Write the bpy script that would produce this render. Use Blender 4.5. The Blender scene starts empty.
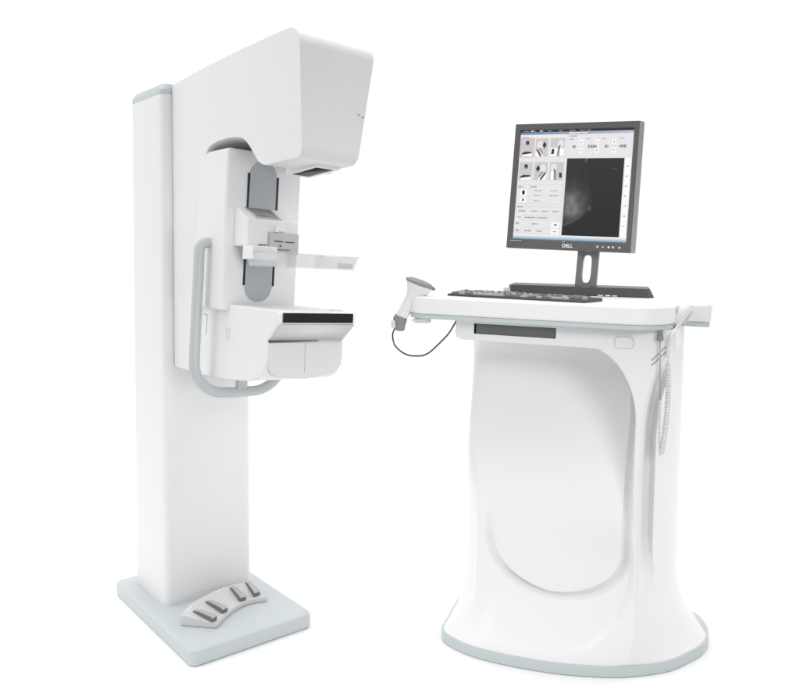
import bpy, bmesh, math, random
from mathutils import Vector, Matrix, noise as mnoise
random.seed(7)
R = math.radians
sc = bpy.context.scene
COL = sc.collection

# ------------------------------------------------------------------ materials
def mat(name, col, rough=0.45, spec=0.5, emit=None, strength=1.0, noise=0.0, bump=0.0, nscale=60.0, metal=0.0, coat=0.0):
    m = bpy.data.materials.new(name); m.use_nodes = True
    nt = m.node_tree; b = nt.nodes['Principled BSDF']
    c = (col, col, col) if isinstance(col, (int, float)) else col
    b.inputs['Base Color'].default_value = (*c, 1)
    b.inputs['Roughness'].default_value = rough
    b.inputs['Specular IOR Level'].default_value = spec
    b.inputs['Metallic'].default_value = metal
    b.inputs['Coat Weight'].default_value = coat
    if emit is not None:
        b.inputs['Emission Color'].default_value = (*emit, 1)
        b.inputs['Emission Strength'].default_value = strength
    if noise or bump:
        tc = nt.nodes.new('ShaderNodeTexCoord')
        n = nt.nodes.new('ShaderNodeTexNoise'); n.inputs['Scale'].default_value = nscale
        n.inputs['Detail'].default_value = 4
        nt.links.new(tc.outputs['Object'], n.inputs['Vector'])
        if noise:
            mx = nt.nodes.new('ShaderNodeMix'); mx.data_type = 'RGBA'
            mx.inputs[6].default_value = (*[x*(1-noise) for x in c], 1)
            mx.inputs[7].default_value = (*[min(1, x*(1+noise)) for x in c], 1)
            nt.links.new(n.outputs['Fac'], mx.inputs[0])
            nt.links.new(mx.outputs[2], b.inputs['Base Color'])
        if bump:
            bp = nt.nodes.new('ShaderNodeBump'); bp.inputs['Strength'].default_value = bump
            bp.inputs['Distance'].default_value = 0.001
            nt.links.new(n.outputs['Fac'], bp.inputs['Height'])
            nt.links.new(bp.outputs['Normal'], b.inputs['Normal'])
    return m

M = {}
M['white'] = mat('white_enamel', (.765, .765, .77), .42, .4, noise=.012, nscale=9)
M['desk_white'] = mat('desk_lacquer', (.83, .83, .835), .38, .45, noise=.010, nscale=8)
M['white_soft'] = mat('white_plastic', (.79, .79, .795), .5, .35, noise=.012, nscale=12)
M['cover'] = mat('pale_grey_and_front_shade', (.66, .66, .665), .5, .3)
M['faceplate'] = mat('grey_faceplate', (.50, .50, .51), .4, .4)
M['teal'] = mat('blue_grey_paint', (.55, .59, .60), .45, .35, noise=.02, nscale=14)
M['teal_band'] = mat('blue_grey_band', (.53, .58, .59), .4, .4)
M['cap'] = mat('grey_cap', (.50, .55, .56), .45, .35)
M['handle'] = mat('grey_handle', (.475, .51, .515), .38, .5)
M['slot'] = mat('steel_slot', (.42, .45, .475), .35, .4, metal=.15, noise=.03, nscale=3)
M['dark'] = mat('dark_plastic', (.025, .025, .027), .45, .4)
M['black_gloss'] = mat('black_gloss', (.012, .012, .012), .25, .4)
M['window'] = mat('dark_window', (.02, .02, .021), .5, .2)
M['recess'] = mat('slot_grey', (.17, .17, .17), .5, .3)
M['bezel'] = mat('charcoal_bezel', (.105, .105, .103), .38, .5, bump=.15, nscale=500)
M['bezel_side'] = mat('housing_grey_lit_edge', (.36, .36, .362), .4, .4)
M['stand'] = mat('charcoal_stand', (.23, .23, .232), .35, .5)
M['stand_light'] = mat('stand_insert', (.55, .55, .55), .4, .4)
M['base_dark'] = mat('charcoal_base', (.055, .055, .056), .4, .5)
M['key'] = mat('grey_key', (.13, .13, .135), .45, .4)
M['key_light'] = mat('pale_key', (.32, .32, .325), .4, .5)  # lighter grey, given to some keys at random
M['kbcase'] = mat('keyboard_case', (.06, .06, .062), .5, .3)
M['pedal_board'] = mat('grey_board', (.60, .60, .605), .5, .3)
M['pedal'] = mat('grey_pedal', (.40, .40, .40), .3, .6)
M['pedal_dark'] = mat('pedal_rubber', (.17, .17, .17), .6, .3)
M['lamp'] = mat('pale_lamp', (.9, .9, .9), .3, .5)
M['rubber'] = mat('grey_rubber', (.25, .25, .255), .5, .3)
M['cable'] = mat('dark_cable', (.07, .07, .072), .5, .3)
M['cord'] = mat('grey_cord', (.42, .42, .43), .5, .3)
M['coil'] = mat('pale_cord', (.70, .70, .70), .5, .3)
M['seam'] = mat('seam_shadow_gap', (.10, .10, .10), .7, .1)
M['seam_pale'] = mat('seam_pale', (.45, .45, .45), .7, .1)
M['letter'] = mat('silver_letter', (.75, .75, .76), .35, .5)
M['print'] = mat('dark_print', (.06, .06, .06), .6, .2)
M['vent'] = mat('vent_grey', (.28, .28, .28), .6, .2)
M['floor'] = mat('white_floor', (.93, .93, .93), .9, .0, noise=.004, nscale=2)
def screen_mat(name, c):
    return mat(name, (0, 0, 0), 1.0, 0.0, emit=c, strength=.82)
def srgb(r, g, b):
    f = lambda v: ((v/255+.055)/1.055)**2.4 if v > 10 else v/255/12.92
    return (f(r), f(g), f(b))
S = {}
for k, c in dict(panel=(233, 231, 234), white=(252, 252, 252), bar=(120, 142, 178), bar2=(158, 178, 200), dark=(58, 58, 58), grey=(178, 178, 182),
                 thumb=(205, 203, 206), line=(206, 204, 208), text=(150, 150, 156), ink=(70, 70, 74), black=(28, 28, 28),
                 mid=(118, 118, 124), pink=(226, 140, 156), cream=(240, 240, 226), blue=(140, 165, 188), pale=(214, 224, 232), yellow=(222, 226, 150)).items():
    S[k] = screen_mat('display_'+k, srgb(*c))

def acrylic():
    m = bpy.data.materials.new('clear_acrylic'); m.use_nodes = True
    nt = m.node_tree; nt.nodes.clear()
    o = nt.nodes.new('ShaderNodeOutputMaterial')
    t = nt.nodes.new('ShaderNodeBsdfTransparent'); t.inputs[0].default_value = (.95, .955, .955, 1)
    p = nt.nodes.new('ShaderNodeBsdfPrincipled'); p.inputs['Base Color'].default_value = (.80, .81, .81, 1)
    p.inputs['Roughness'].default_value = .15
    fr = nt.nodes.new('ShaderNodeLayerWeight'); fr.inputs['Blend'].default_value = .35
    mr = nt.nodes.new('ShaderNodeMapRange'); mr.inputs['To Min'].default_value = .15; mr.inputs['To Max'].default_value = .72
    mx = nt.nodes.new('ShaderNodeMixShader')
    nt.links.new(fr.outputs['Facing'], mr.inputs['Value'])
    nt.links.new(mr.outputs[0], mx.inputs[0])
    nt.links.new(t.outputs[0], mx.inputs[1]); nt.links.new(p.outputs[0], mx.inputs[2])
    nt.links.new(mx.outputs[0], o.inputs[0])
    return m
M['acrylic'] = acrylic()

# ------------------------------------------------------------------ object helpers
def link(name, me, mats, parent=None, loc=(0, 0, 0), rot=(0, 0, 0), smooth=True, bevel=0, seg=3, ang=30):
    o = bpy.data.objects.new(name, me); COL.objects.link(o)
    for m in (mats if isinstance(mats, (list, tuple)) else [mats]): me.materials.append(m)
    o.location = loc; o.rotation_euler = rot
    if parent: o.parent = parent
    if smooth:
        for p in me.polygons: p.use_smooth = True
    if bevel:
        b = o.modifiers.new('bevel', 'BEVEL'); b.width = bevel; b.segments = seg
        b.limit_method = 'ANGLE'; b.angle_limit = R(ang); b.harden_normals = True
        b.miter_outer = 'MITER_ARC' if seg > 2 else 'MITER_SHARP'
    return o

def make(name, vf, mats, parent=None, sharp=None, **kw):
    v, f = vf[0], vf[1]
    me = bpy.data.meshes.new(name); me.from_pydata([tuple(p) for p in v], [], f); me.validate()
    bm = bmesh.new(); bm.from_mesh(me); bmesh.ops.recalc_face_normals(bm, faces=bm.faces); bm.to_mesh(me); bm.free()
    o = link(name, me, mats, parent, **kw)
    if sharp: me.set_sharp_from_angle(angle=R(sharp))
    if len(vf) > 2:
        for p, i in zip(me.polygons, vf[2]): p.material_index = i
    return o

def empty(name, loc, rz=0, label=None, cat=None, group=None):
    o = bpy.data.objects.new(name, None); COL.objects.link(o)
    o.location = loc; o.rotation_euler = (0, 0, rz); o.empty_display_size = .1
    tag(o, label, cat, group); return o
def tag(o, label, cat, group=None):
    if label: o['label'] = label
    if cat: o['category'] = cat
    if group: o['group'] = group

def join(*parts):
    V, F = [], []
    for p in parts:
        n = len(V); V += [tuple(q) for q in p[0]]; F += [[i+n for i in f] for f in p[1]]
    return V, F
def box(x0, x1, y0, y1, z0, z1):
    v = [(x, y, z) for x in (x0, x1) for y in (y0, y1) for z in (z0, z1)]
    return v, [[0, 1, 3, 2], [4, 6, 7, 5], [0, 4, 5, 1], [2, 3, 7, 6], [0, 2, 6, 4], [1, 5, 7, 3]]
def prism_z(poly, z0, z1):
    n = len(poly)
    v = [(x, y, z0) for x, y in poly]+[(x, y, z1) for x, y in poly]
    return v, [list(range(n))[::-1], list(range(n, 2*n))]+[[i, (i+1) % n, n+(i+1) % n, n+i] for i in range(n)]
def prism_x(poly, x0, x1):
    n = len(poly)
    v = [(x0, y, z) for y, z in poly]+[(x1, y, z) for y, z in poly]
    return v, [list(range(n))[::-1], list(range(n, 2*n))]+[[i, (i+1) % n, n+(i+1) % n, n+i] for i in range(n)]
def prism_y(poly, y0, y1):
    n = len(poly)
    v = [(x, y0, z) for x, z in poly]+[(x, y1, z) for x, z in poly]
    return v, [list(range(n))[::-1], list(range(n, 2*n))]+[[i, (i+1) % n, n+(i+1) % n, n+i] for i in range(n)]
def rrect(x0, x1, y0, y1, r, n=6):
    P = []
    for cx, cy, a in ((x1-r, y1-r, 0), (x0+r, y1-r, 90), (x0+r, y0+r, 180), (x1-r, y0+r, 270)):
        for i in range(n+1):
            t = R(a+90*i/n); P.append((cx+r*math.cos(t), cy+r*math.sin(t)))
    return P
def shift(vf, d):
    return [(p[0]+d[0], p[1]+d[1], p[2]+d[2]) for p in vf[0]], vf[1]
def catmull(P, n=8, closed=False):
    P = [Vector(p) for p in P]; out = []
    N = len(P); rng = range(N) if closed else range(N-1)
    for i in rng:
        g = (lambda j: P[j % N]) if closed else (lambda j: P[max(0, min(N-1, j))])
        a, b, c, d = g(i-1), g(i), g(i+1), g(i+2)
        for k in range(n):
            t = k/n
            out.append(.5*((2*b)+(c-a)*t+(2*a-5*b+4*c-d)*t*t+(3*b-a-3*c+d)*t**3))
    if not closed: out.append(P[-1])
    return out
def tube(P, r, n=14, caps=True):
    P = [Vector(p) for p in P]; V, F = [], []
    t0 = (P[1]-P[0]).normalized()
    u = t0.orthogonal().normalized()
    for i, p in enumerate(P):
        t = (P[min(i+1, len(P)-1)]-P[max(i-1, 0)]).normalized()
        u = (u-t*u.dot(t)).normalized(); w = t.cross(u)
        rr = r[i] if isinstance(r, (list, tuple)) else r
        for k in range(n):
            a = 2*math.pi*k/n; V.append(tuple(p+(u*math.cos(a)+w*math.sin(a))*rr))
    for i in range(len(P)-1):
        for k in range(n):
            F.append([i*n+k, i*n+(k+1) % n, (i+1)*n+(k+1) % n, (i+1)*n+k])
    if caps:
        F.append(list(range(n))[::-1]); F.append([(len(P)-1)*n+k for k in range(n)])
    return V, F
def ss(a, b, x):
    t = max(0., min(1., (x-a)/(b-a))); return t*t*(3-2*t)

# ================================================================== SETTING
fl = make('floor', ([(-6, 1.45, 0), (6, 1.45, 0), (6, 7, 0), (-6, 7, 0)], [[0, 1, 2, 3]]), M['floor'], smooth=False)
fl['kind'] = 'structure'
sg = make('added_dark_floor', ([(-12, -10, -.004), (12, -10, -.004), (12, 1.45, -.004), (-12, 1.45, -.004)], [[0, 1, 2, 3]]), mat('added_floor_grey', (.22, .22, .22), .8, .2, noise=.1, nscale=3), smooth=False)  # unseen dark floor, added to cut bounce onto the front faces
sg['kind'] = 'structure'

# ================================================================== MAMMOGRAPHY UNIT
U = empty('mammography_unit', (-.569, 2.155, 0), R(38.5),
          'tall white breast x-ray machine with overhanging tube head on a square blue grey base', 'x-ray machine')
T0 = .046
make('base_plate', prism_z(rrect(-.004, .386, -.004, .604, .022), 0, T0), M['teal'], U, bevel=.008)
colp = rrect(.050, .345, .303, .562, .022, 8)
make('column', prism_z(colp, T0-.002, 1.615), M['white'], U, sharp=40)
cv, cf = prism_z(colp, 1.615, 1.630)
n = len(colp)
cx, cy = .1975, .43
cv += [(cx+(x-cx)*.93, cy+(y-cy)*.93, 1.648) for x, y in colp]
cf = [cf[0]]+cf[2:]+[[n+i, n+(i+1) % n, 2*n+(i+1) % n, 2*n+i] for i in range(n)]+[list(range(2*n, 3*n))]
cap = make('column_cap', (cv, cf), M['cap'], U, sharp=30)

# arm and tube head: one shell
prof = [(.300, 1.642), (.16, 1.652), (0, 1.660), (-.15, 1.665), (-.30, 1.668), (-.375, 1.6685)]
for i in range(1, 7):
    a = R(90*i/6); prof.append((-.393-.044*math.sin(a), 1.624+.044*math.cos(a)))
prof += [(-.437, 1.50), (-.437, 1.392)]
for i in range(1, 5):
    a = R(90*i/4); prof.append((-.412-.025*math.cos(a), 1.388-.025*math.sin(a)))
prof += [(-.33, 1.360), (-.275, 1.356)]
arch = catmull([(-.262, 1.358, 0), (-.24, 1.366, 0), (-.212, 1.391, 0), (-.185, 1.416, 0), (-.150, 1.436, 0), (-.09, 1.444, 0), (-.01, 1.442, 0), (.045, 1.433, 0), (.062, 1.418, 0), (.068, 1.38, 0)], 4)
prof += [(p.x, p.y) for p in arch]
prof += [(.068, .80), (.08, .788), (.300, .788)]
hv, hf = prism_x(prof, .083, .297)
npf = len(prof)
for i in range(npf, 2*npf):
    x, y, z = hv[i]
    if y < -.2: hv[i] = (x-.19*(1.63-z)*ss(-.2, -.36, y) if z < 1.63 else x, y, z)
for i in range(npf):
    x, y, z = hv[i]
    if y < -.2: hv[i] = (x+.02*(1.65-z)*ss(-.2, -.4, y), y, z)
hv = [(x, y, z-(x-.083)*.068 if z > 1.3 else z) for x, y, z in hv]
arm = make('tube_head', (hv, hf), M['white'], U, bevel=.017, seg=4, ang=50)
tri = bmesh.new(); tri.from_mesh(arm.data); bmesh.ops.triangulate(tri, faces=[f for f in tri.faces if len(f.verts) > 4]); tri.to_mesh(arm.data); tri.free()
for p in arm.data.polygons: p.use_smooth = True
# collimator under the head
cz = 1.3625
X0, X1, Y0, Y1 = .166, .238, -.372, -.232
fr = join(box(X0, X1, Y0, Y0+.011, cz-.007, cz+.004), box(X0, X1, Y1-.011, Y1, cz-.007, cz+.004),
          box(X0, X0+.011, Y0+.0111, Y1-.0111, cz-.007, cz+.004), box(X1-.011, X1, Y0+.0111, Y1-.0111, cz-.007, cz+.004))
def droop(vf): return [(x, y, (z if z > cz else z-.010*(y-Y0)/(Y1-Y0))-(x-.083)*.068) for x, y, z in vf[0]], vf[1]
col = make('collimator', droop(fr), M['white_soft'], arm, bevel=.001, seg=2)
make('aperture', droop(box(X0+.0111, X1-.0111, Y0+.0112, Y1-.0112, cz-.0066, cz+.003)), M['window'], arm)
for dx, dz in ((.250, 1.476), (.262, 1.471)):
    vv = [(dx+.0028*math.cos(R(a)), -.4375, dz+.0028*math.sin(R(a))) for a in range(0, 360, 45)]
    make('screw_head', ([(x, y-.0012, z) for x, y, z in vv]+[(x, y+.006, z) for x, y, z in vv], prism_z([(0, 0)]*8, 0, 1)[1]), M['seam_pale'], arm)

# everything below the head is turned a little about the arm's axis
PV = (.19, 0, 1.2); ROLL = R(3.5)
def roll_part(name, vf, mats, parent=None, **kw):
    vf = (shift(vf, (-PV[0], -PV[1], -PV[2]))+tuple(vf[2:])) if len(vf) > 2 else shift(vf, (-PV[0], -PV[1], -PV[2]))
    if parent is None: return make(name, vf, mats, U, loc=PV, rot=(0, ROLL, 0), **kw)
    return make(name, vf, mats, parent, **kw)

panel = roll_part('front_panel', box(.071, .303, -.070, .110, .975, 1.414), M['white'], bevel=.009, seg=4)
sl = [(.137+.0, 1.05)]
def slot_poly(x0, x1, z0, z1, rise=.042, n=10):
    c = (x0+x1)/2; h = (x1-x0)/2; P = []
    for i in range(n+1):
        a = R(180*i/n); P.append((c+h*math.cos(a), z1-rise+rise*math.sin(a)))
    for i in range(n+1):
        a = R(180+180*i/n); P.append((c+h*math.cos(a), z0+rise+rise*math.sin(a)))
    return P
roll_part('slot_cover', prism_y(slot_poly(.138, .222, 1.0, 1.389), -.0725, -.06), M['slot'], panel, bevel=.001, seg=1)
roll_part('guide_rail', box(.1325, .138, -.0735, -.06, 1.045, 1.352), M['dark'], panel)
roll_part('guide_rail', box(.222, .2275, -.0735, -.06, 1.045, 1.348), M['dark'], panel)

bp = [(.085, .992), (-.335, .992), (-.343, .986), (-.343, .961), (-.288, .914), (-.288, .868), (-.284, .846), (-.270, .826), (-.246, .812), (-.20, .802), (-.10, .792), (0, .786), (.07, .786), (.085, .80)]
buck = roll_part('detector_housing', prism_x(bp, .094, .322), M['white'], bevel=.010, seg=4, ang=35)
def cover_poly(inset=0):
    P = []
    x0, x1 = .099+inset, .320-inset
    top = .910; P += [(x1, top), (x0, top)]
    for i in range(9):
        a = R(180+90*i/8); P.append((x0+.04+.04*math.cos(a),   .856+.036*math.sin(a)))
    for i in range(9):
        a = R(270+90*i/8); P.append((x1-.06+.06*math.cos(a), .860+.038*math.sin(a)))
    P.insert(11, ((x0+x1)/2, .815))
    return P
roll_part('front_cover', prism_y(cover_poly(), -.2925, -.262), M['cover'], buck, bevel=.004, seg=3)  # front-face shading put into this greyer colour
roll_part('slope_cover', ([(.100, -.3415, .9585), (.316, -.3415, .9585), (.316, -.2905, .9155), (.100, -.2905, .9155),
                           (.100, -.3447, .9560), (.316, -.3447, .9560), (.316, -.2930, .9130), (.100, -.2930, .9130)],
                          [[0, 1, 2, 3], [4, 7, 6, 5], [0, 4, 5, 1], [1, 5, 6, 2], [2, 6, 7, 3], [3, 7, 4, 0]]), M['cover'], buck)  # shading of the slope painted as grey
roll_part('cassette_slot', box(.103, .311, -.3465, -.335, .9625, .9865), M['black_gloss'], buck, bevel=.001, seg=1)
roll_part('seam', ([(.097, -.2950, .9148), (.240, -.2950, .9140), (.240, -.2950, .9126), (.097, -.2950, .9098),
                    (.097, -.28, .9148), (.240, -.28, .9140), (.240, -.28, .9126), (.097, -.28, .9098)],
                   [[0, 1, 2, 3], [4, 7, 6, 5], [0, 4, 5, 1], [1, 5, 6, 2], [2, 6, 7, 3], [3, 7, 4, 0]]), M['seam'], buck)  # dark tapering strip, painted shadow of the gap above the cover
roll_part('seam', box(.203, .2044, -.2934, -.285, .832, .908), M['seam_pale'], buck)
# side hatch lines and the small twin button on the left flank of the housing
roll_part('hatch_seam', join(box(.0932, .096, .058, .082, .9555, .9575), box(.0932, .096, .0572, .0588, .900, .9555)), M['seam_pale'], buck)
for yy in (-.062, -.078):
    roll_part('side_button', prism_x([(yy, .930), (yy-.009, .930), (yy-.006, .895), (yy-.003, .895)], .0925, .098), M['cover'], buck, bevel=.001, seg=1)
roll_part('top_button', box(.262, .287, -.325, -.305, .990, .9955), M['cover'], buck, bevel=.001, seg=2)

# carriage with display and nameplate
cp = [(-.066, 1.150), (-.150, 1.150), (-.150, 1.222), (-.072, 1.258), (-.066, 1.256)]
car = roll_part('compression_carriage', prism_x(cp, .098, .252), M['white'], bevel=.005, seg=3)
def on_slope(x, t, h):   # t: 0 front .. 1 back on the sloping top
    y = -.150+.078*t; z = 1.222+.036*t
    nrm = Vector((0, -.036, .078)).normalized(); return (x+0, y+nrm.y*h, z+nrm.z*h)
dq = [on_slope(x, t, h) for h in (.0016, -.004) for x, t in ((.124, .08), (.203, .08), (.203, .93), (.124, .93))]
roll_part('display', (dq, box(0, 1, 0, 1, 0, 1)[1] and [[0, 1, 2, 3], [7, 6, 5, 4], [0, 4, 5, 1], [1, 5, 6, 2], [2, 6, 7, 3], [3, 7, 4, 0]]), M['slot'], car)
dq = [on_slope(x, t, h) for h in (.0024, .001) for x, t in ((.130, .20), (.196, .20), (.196, .86), (.130, .86))]
roll_part('readout', (dq, [[0, 1, 2, 3], [7, 6, 5, 4], [0, 4, 5, 1], [1, 5, 6, 2], [2, 6, 7, 3], [3, 7, 4, 0]]), M['stand'], car)
roll_part('faceplate', box(.158, .246, -.166, -.149, 1.134, 1.190), M['faceplate'], car, bevel=.002, seg=2)
txt = [box(.170, .196, -.1672, -.1655, 1.1655, 1.1685), box(.203, .230, -.1672, -.1655, 1.1650, 1.1675),
       box(.186, .191, -.1672, -.1655, 1.1530, 1.1575), box(.172, .218, -.1672, -.1655, 1.1445, 1.1462)]
roll_part('printed_lines', join(*txt), M['print'], car)
roll_part('clip', join(box(.174, .184, -.164, -.149, 1.191, 1.208), box(.184, .206, -.158, -.149, 1.194, 1.207)), M['white_soft'], car, bevel=.001, seg=2)
roll_part('latch', join(box(.132, .146, -.1515, -.148, 1.1535, 1.1565), box(.150, .153, -.1515, -.148, 1.1535, 1.1580)), M['print'], car)
roll_part('paddle_holder', box(.096, .172, -.184, -.130, 1.115, 1.1515), M['white_soft'], car, bevel=.003, seg=2)
# clear compression paddle: a tray with rounded walls
def tray(x0, x1, y0, y1, z0, z1, t=.0035, flare=.010, r=.018):
    o0 = rrect(x0, x1, y0, y1, r); o1 = rrect(x0-flare, x1+flare, y0-flare, y1, r)
    i1 = rrect(x0-flare+t, x1+flare-t, y0-flare+t, y1-t, r-.002); i0 = rrect(x0+t, x1-t, y0+t, y1-t, r-.002)
    n = len(o0)
    V = [(x, y, z0) for x, y in o0]+[(x, y, z1) for x, y in o1]+[(x, y, z1) for x, y in i1]+[(x, y, z0+t) for x, y in i0]
    F = [list(range(n))[::-1]]
    for k in range(3):
        F += [[k*n+i, k*n+(i+1) % n, (k+1)*n+(i+1) % n, (k+1)*n+i] for i in range(n)]
    F.append(list(range(3*n, 4*n)))
    return V, F
pad = roll_part('compression_paddle', tray(.108, .310, -.350, -.135, 1.098, 1.134), M['acrylic'], sharp=35)
roll_part('paddle_lip', prism_z([(.100, -.1345), (.318, -.1345), (.318, -.186), (.25, -.205), (.23, -.180), (.175, -.180), (.16, -.205), (.100, -.186)], 1.1342, 1.1372), M['acrylic'], pad)
roll_part('grey_corner_triangle', prism_z([(.255, -.3440), (.303, -.3440), (.303, -.290)], 1.1025, 1.116), M['faceplate'], pad, bevel=.001, seg=1)  # small grey triangle in the tray corner

# grab handle: U shaped tube
hp = [(.100, .02, 1.156), (.072, .02, 1.158)]
for i in range(1, 7):
    a = R(90*i/6); hp.append((.067-.024*math.sin(a), .02, 1.134+.024*math.cos(a)))
hp += [(.044, .02, 1.05), (.044, .02, .95), (.044, .02, .850)]
for i in range(1, 13):
    a = R(90*i/12); hp.append((.134-.09*math.cos(a), .02, .832-.092*math.sin(a)))
hp += [(.17, .02, .738), (.21, .02, .739)]
for i in range(1, 10):
    a = R(75*i/9); hp.append((.225+.10*math.sin(a), .02, .829-.09*math.cos(a)))
han = roll_part('grab_handle', tube(hp, .0148, 18), M['handle'], sharp=50)
roll_part('handle_tab', box(.176, .205, .010, .030, .745, .792), M['handle'], han, bevel=.002, seg=2)
roll_part('end_collar', tube([(.070, .02, 1.1575), (.0855, .02, 1.157)], .0165, 18), M['handle'], han, bevel=.003, seg=2)

# ------------------------------------------------------------------ foot pedals
FB = empty('foot_pedal_board', (-.569, 2.155, T0), R(38.5),
           'grey curved foot switch board with four pedals lying on the blue grey base plate', 'foot pedal')
inner = catmull([(.112, .079, 0), (.158, .118, 0), (.211, .150, 0), (.254, .160, 0), (.287, .156, 0), (.313, .142, 0)], 5)
outer = catmull([(.037, .162, 0), (.076, .203, 0), (.128, .231, 0), (.189, .254, 0), (.243, .261, 0), (.288, .254, 0)], 5)
m = len(inner)
zi, zo = .015, .033
V = [(p.x, p.y, .0005) for p in inner]+[(p.x, p.y, zi) for p in inner]+[(p.x, p.y, zo) for p in outer]+[(p.x, p.y, .0005) for p in outer]
F = []
for k in range(4):
    k2 = (k+1) % 4
    F += [[k*m+i, k*m+i+1, k2*m+i+1, k2*m+i] for i in range(m-1)]
F += [[0, m, 2*m, 3*m], [m-1, 4*m-1, 3*m-1, 2*m-1]]
board = make('board', (V, F), M['pedal_board'], FB, bevel=.003, seg=3, ang=40)
def board_z(x, y):
    best = min(((Vector((x, y, 0))-(i+(o-i)*k/20)).length, k/20) for i, o in zip(inner, outer) for k in range(21))
    return zi+(zo-zi)*best[1]
def pedal_mesh():
    L = .082
    side = [(0, .0), (0, .012), (.006, .0155), (.06, .010), (L, .0035), (L, 0)]
    V, F = [], []
    for sx, k in ((-1, 1), (1, 1)):
        for (t, h) in side: V.append((sx*(.0105-.004*t/L), t, h))
    n = len(side)
    F = [list(range(n)), list(range(n, 2*n))[::-1]]+[[i, (i+1) % n, n+(i+1) % n, n+i] for i in range(n)]
    mi = [1, 1, 1, 0, 0, 0, 1, 1]
    return V, F, mi
first = None
for (fx, fy), (bx, by) in (((.110, .092), (.080, .172)), ((.160, .126), (.138, .205)), ((.239, .164), (.241, .243)), ((.288, .166), (.296, .240))):
    ang = math.atan2(by-fy, bx-fx)-math.pi/2
    zf, zb = board_z(fx, fy), board_z(bx, by)
    pit = math.atan2(zb-zf, math.hypot(bx-fx, by-fy))
    if first is None:
        o = first = make('pedal', pedal_mesh(), [M['pedal'], M['pedal_dark']], FB, bevel=.0012, seg=2)
    else:
        o = first.copy(); COL.objects.link(o); o.parent = FB
    o.location = (fx, fy, zf+.001); o.rotation_euler = (pit, 0, ang)
for x, y in ((.060, .174), (.070, .184), (.081, .193), (.190, .243), (.201, .246), (.216, .249)):
    z = board_z(x, y)
    pts = [(x+.0035*math.cos(R(a)), y+.0035*math.sin(R(a))) for a in range(0, 360, 45)]
    make('indicator_lamp', prism_z(pts, z-.002, z+.0022), M['lamp'], FB, sharp=30)

# ================================================================== CONSOLE
KO = (.51, 2.38, 0); KR = R(-22); RL = R(1.2); TN = math.tan(RL)
K = empty('operator_console', KO, KR, 'white pedestal workstation desk with a scooped front and an oval foot edged in blue grey', 'console desk')
bo = [(-.345, -.13), (-.340, -.192), (-.312, -.230), (-.235, -.266), (-.140, -.279), (-.03, -.277), (.05, -.266), (.151, -.238), (.225, -.200), (.298, -.143), (.347, -.073), (.379, -.013), (.391, .045), (.385, .12), (.34, .20), (.2, .25), (0, .27), (-.2, .25), (-.32, .18), (-.352, .08), (-.352, -.04)]
bo = [(p.x, p.y) for p in catmull([(x, y, 0) for x, y in bo], 8, True)]
make('foot_band', prism_z(bo, 0.001, .031), M['teal_band'], K, bevel=.003, seg=2)
BC = (.01, -.01)
pol = sorted((math.atan2(y-BC[1], x-BC[0]), math.hypot(x-BC[0], y-BC[1])) for x, y in bo)
def base_at(ang):
    n = len(pol)
    for i in range(n):
        a0, r0 = pol[i-1]; a1, r1 = pol[i]
        if i == 0: a0 -= 2*math.pi
        if a0 <= ang <= a1: t = (ang-a0)/(a1-a0+1e-9); return r0+(r1-r0)*t
    a0, r0 = pol[-1]; a1, r1 = pol[0]; a1 += 2*math.pi
    t = (ang-a0)/(a1-a0+1e-9); return r0+(r1-r0)*t
CW = -.006; BF = -.235
SLW = (-.249, -.018); SLZ = (.9035, .9325)
HT = .296
def hfw(z):
    t = max(0, min(1, (z-.635)/.26)); return .216+(HT-.216)*(1-math.sqrt(max(0, 1-(t*.985)**2)))/.83 if t < 1 else HT
svals = sorted(set([round(-1+2*i/300, 5) for i in range(301)]+[(w-CW)/HT for w in SLW]))
zl = [.030+.004*i for i in range(31)]
zl += [.150+.0017*(i+1) for i in range(106)]
zl += [zl[-1]+.005*(i+1) for i in range(int((.62-zl[-1])/.005))]
zl += [zl[-1]+(.868-zl[-1])*(i+1)/80 for i in range(80)]
zl += [.872, .8755, .878, .8805, .8825, .8838, .8850, .888, .894, SLZ[0], .913, .923, SLZ[1], .938, .944]
def recess(w, z):
    return scoop(w, z)+panel_depth(w, z)
def scoop(w, z):      # wide shallow scoop that runs from the frame down onto the foot
    if z > .8845: return 0
    dx = w-CW
    e = (1-math.sqrt((max(dx, 0)/.2135)**2+(max(0, .29-z)/.245)**2))*.2135
    return .026*ss(0, .014, e)*(1-ss(.28, .42, z)*ss(-.15, .19, dx))*ss(.8845, .8820, z)
def panel_depth(w, z):
    if z < .10 or z > .8845: return 0
    dx = w-CW; hr = .204
    if z > .69:
        q = min(1, (z-.69)/.196); hr = .204-.135*(1-math.sqrt(max(0, 1-q*q)))
    if z < .33:
        e = (1-math.sqrt((dx/.204)**2+((.33-z)/.155)**2))*.204; er = el = e
    else:
        er = hr-dx; el = .204+dx
    if z > .81: D = .036+.190*math.sqrt(max(0, 1-((z-.81)/.0748)**2))**.5
    else: D = .020+.206*ss(.37, .87, z)/ss(.37, .87, .81)
    if z > .8825: D *= max(0, (.8847-z)/.0022)
    ml = ss(0, .010, el); op = ss(.30, .44, z); ml = ml+(1-ml)*op
    gw = .0095+.006*ss(-.05, .16, dx)
    em = er if (z >= .33) else min(er, el)
    gr = .013*ss(-.204, -.10, dx)*max(0, 1-((em-gw)/gw)**2) if 0 < em < 2*gw and z < .80 else 0
    return D*ss(0, .016 if z > .5 else .009, er)*ml+gr*(1-ss(.70, .82, z)) if z < .82 else D*ss(0, .016, er)*ml
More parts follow.
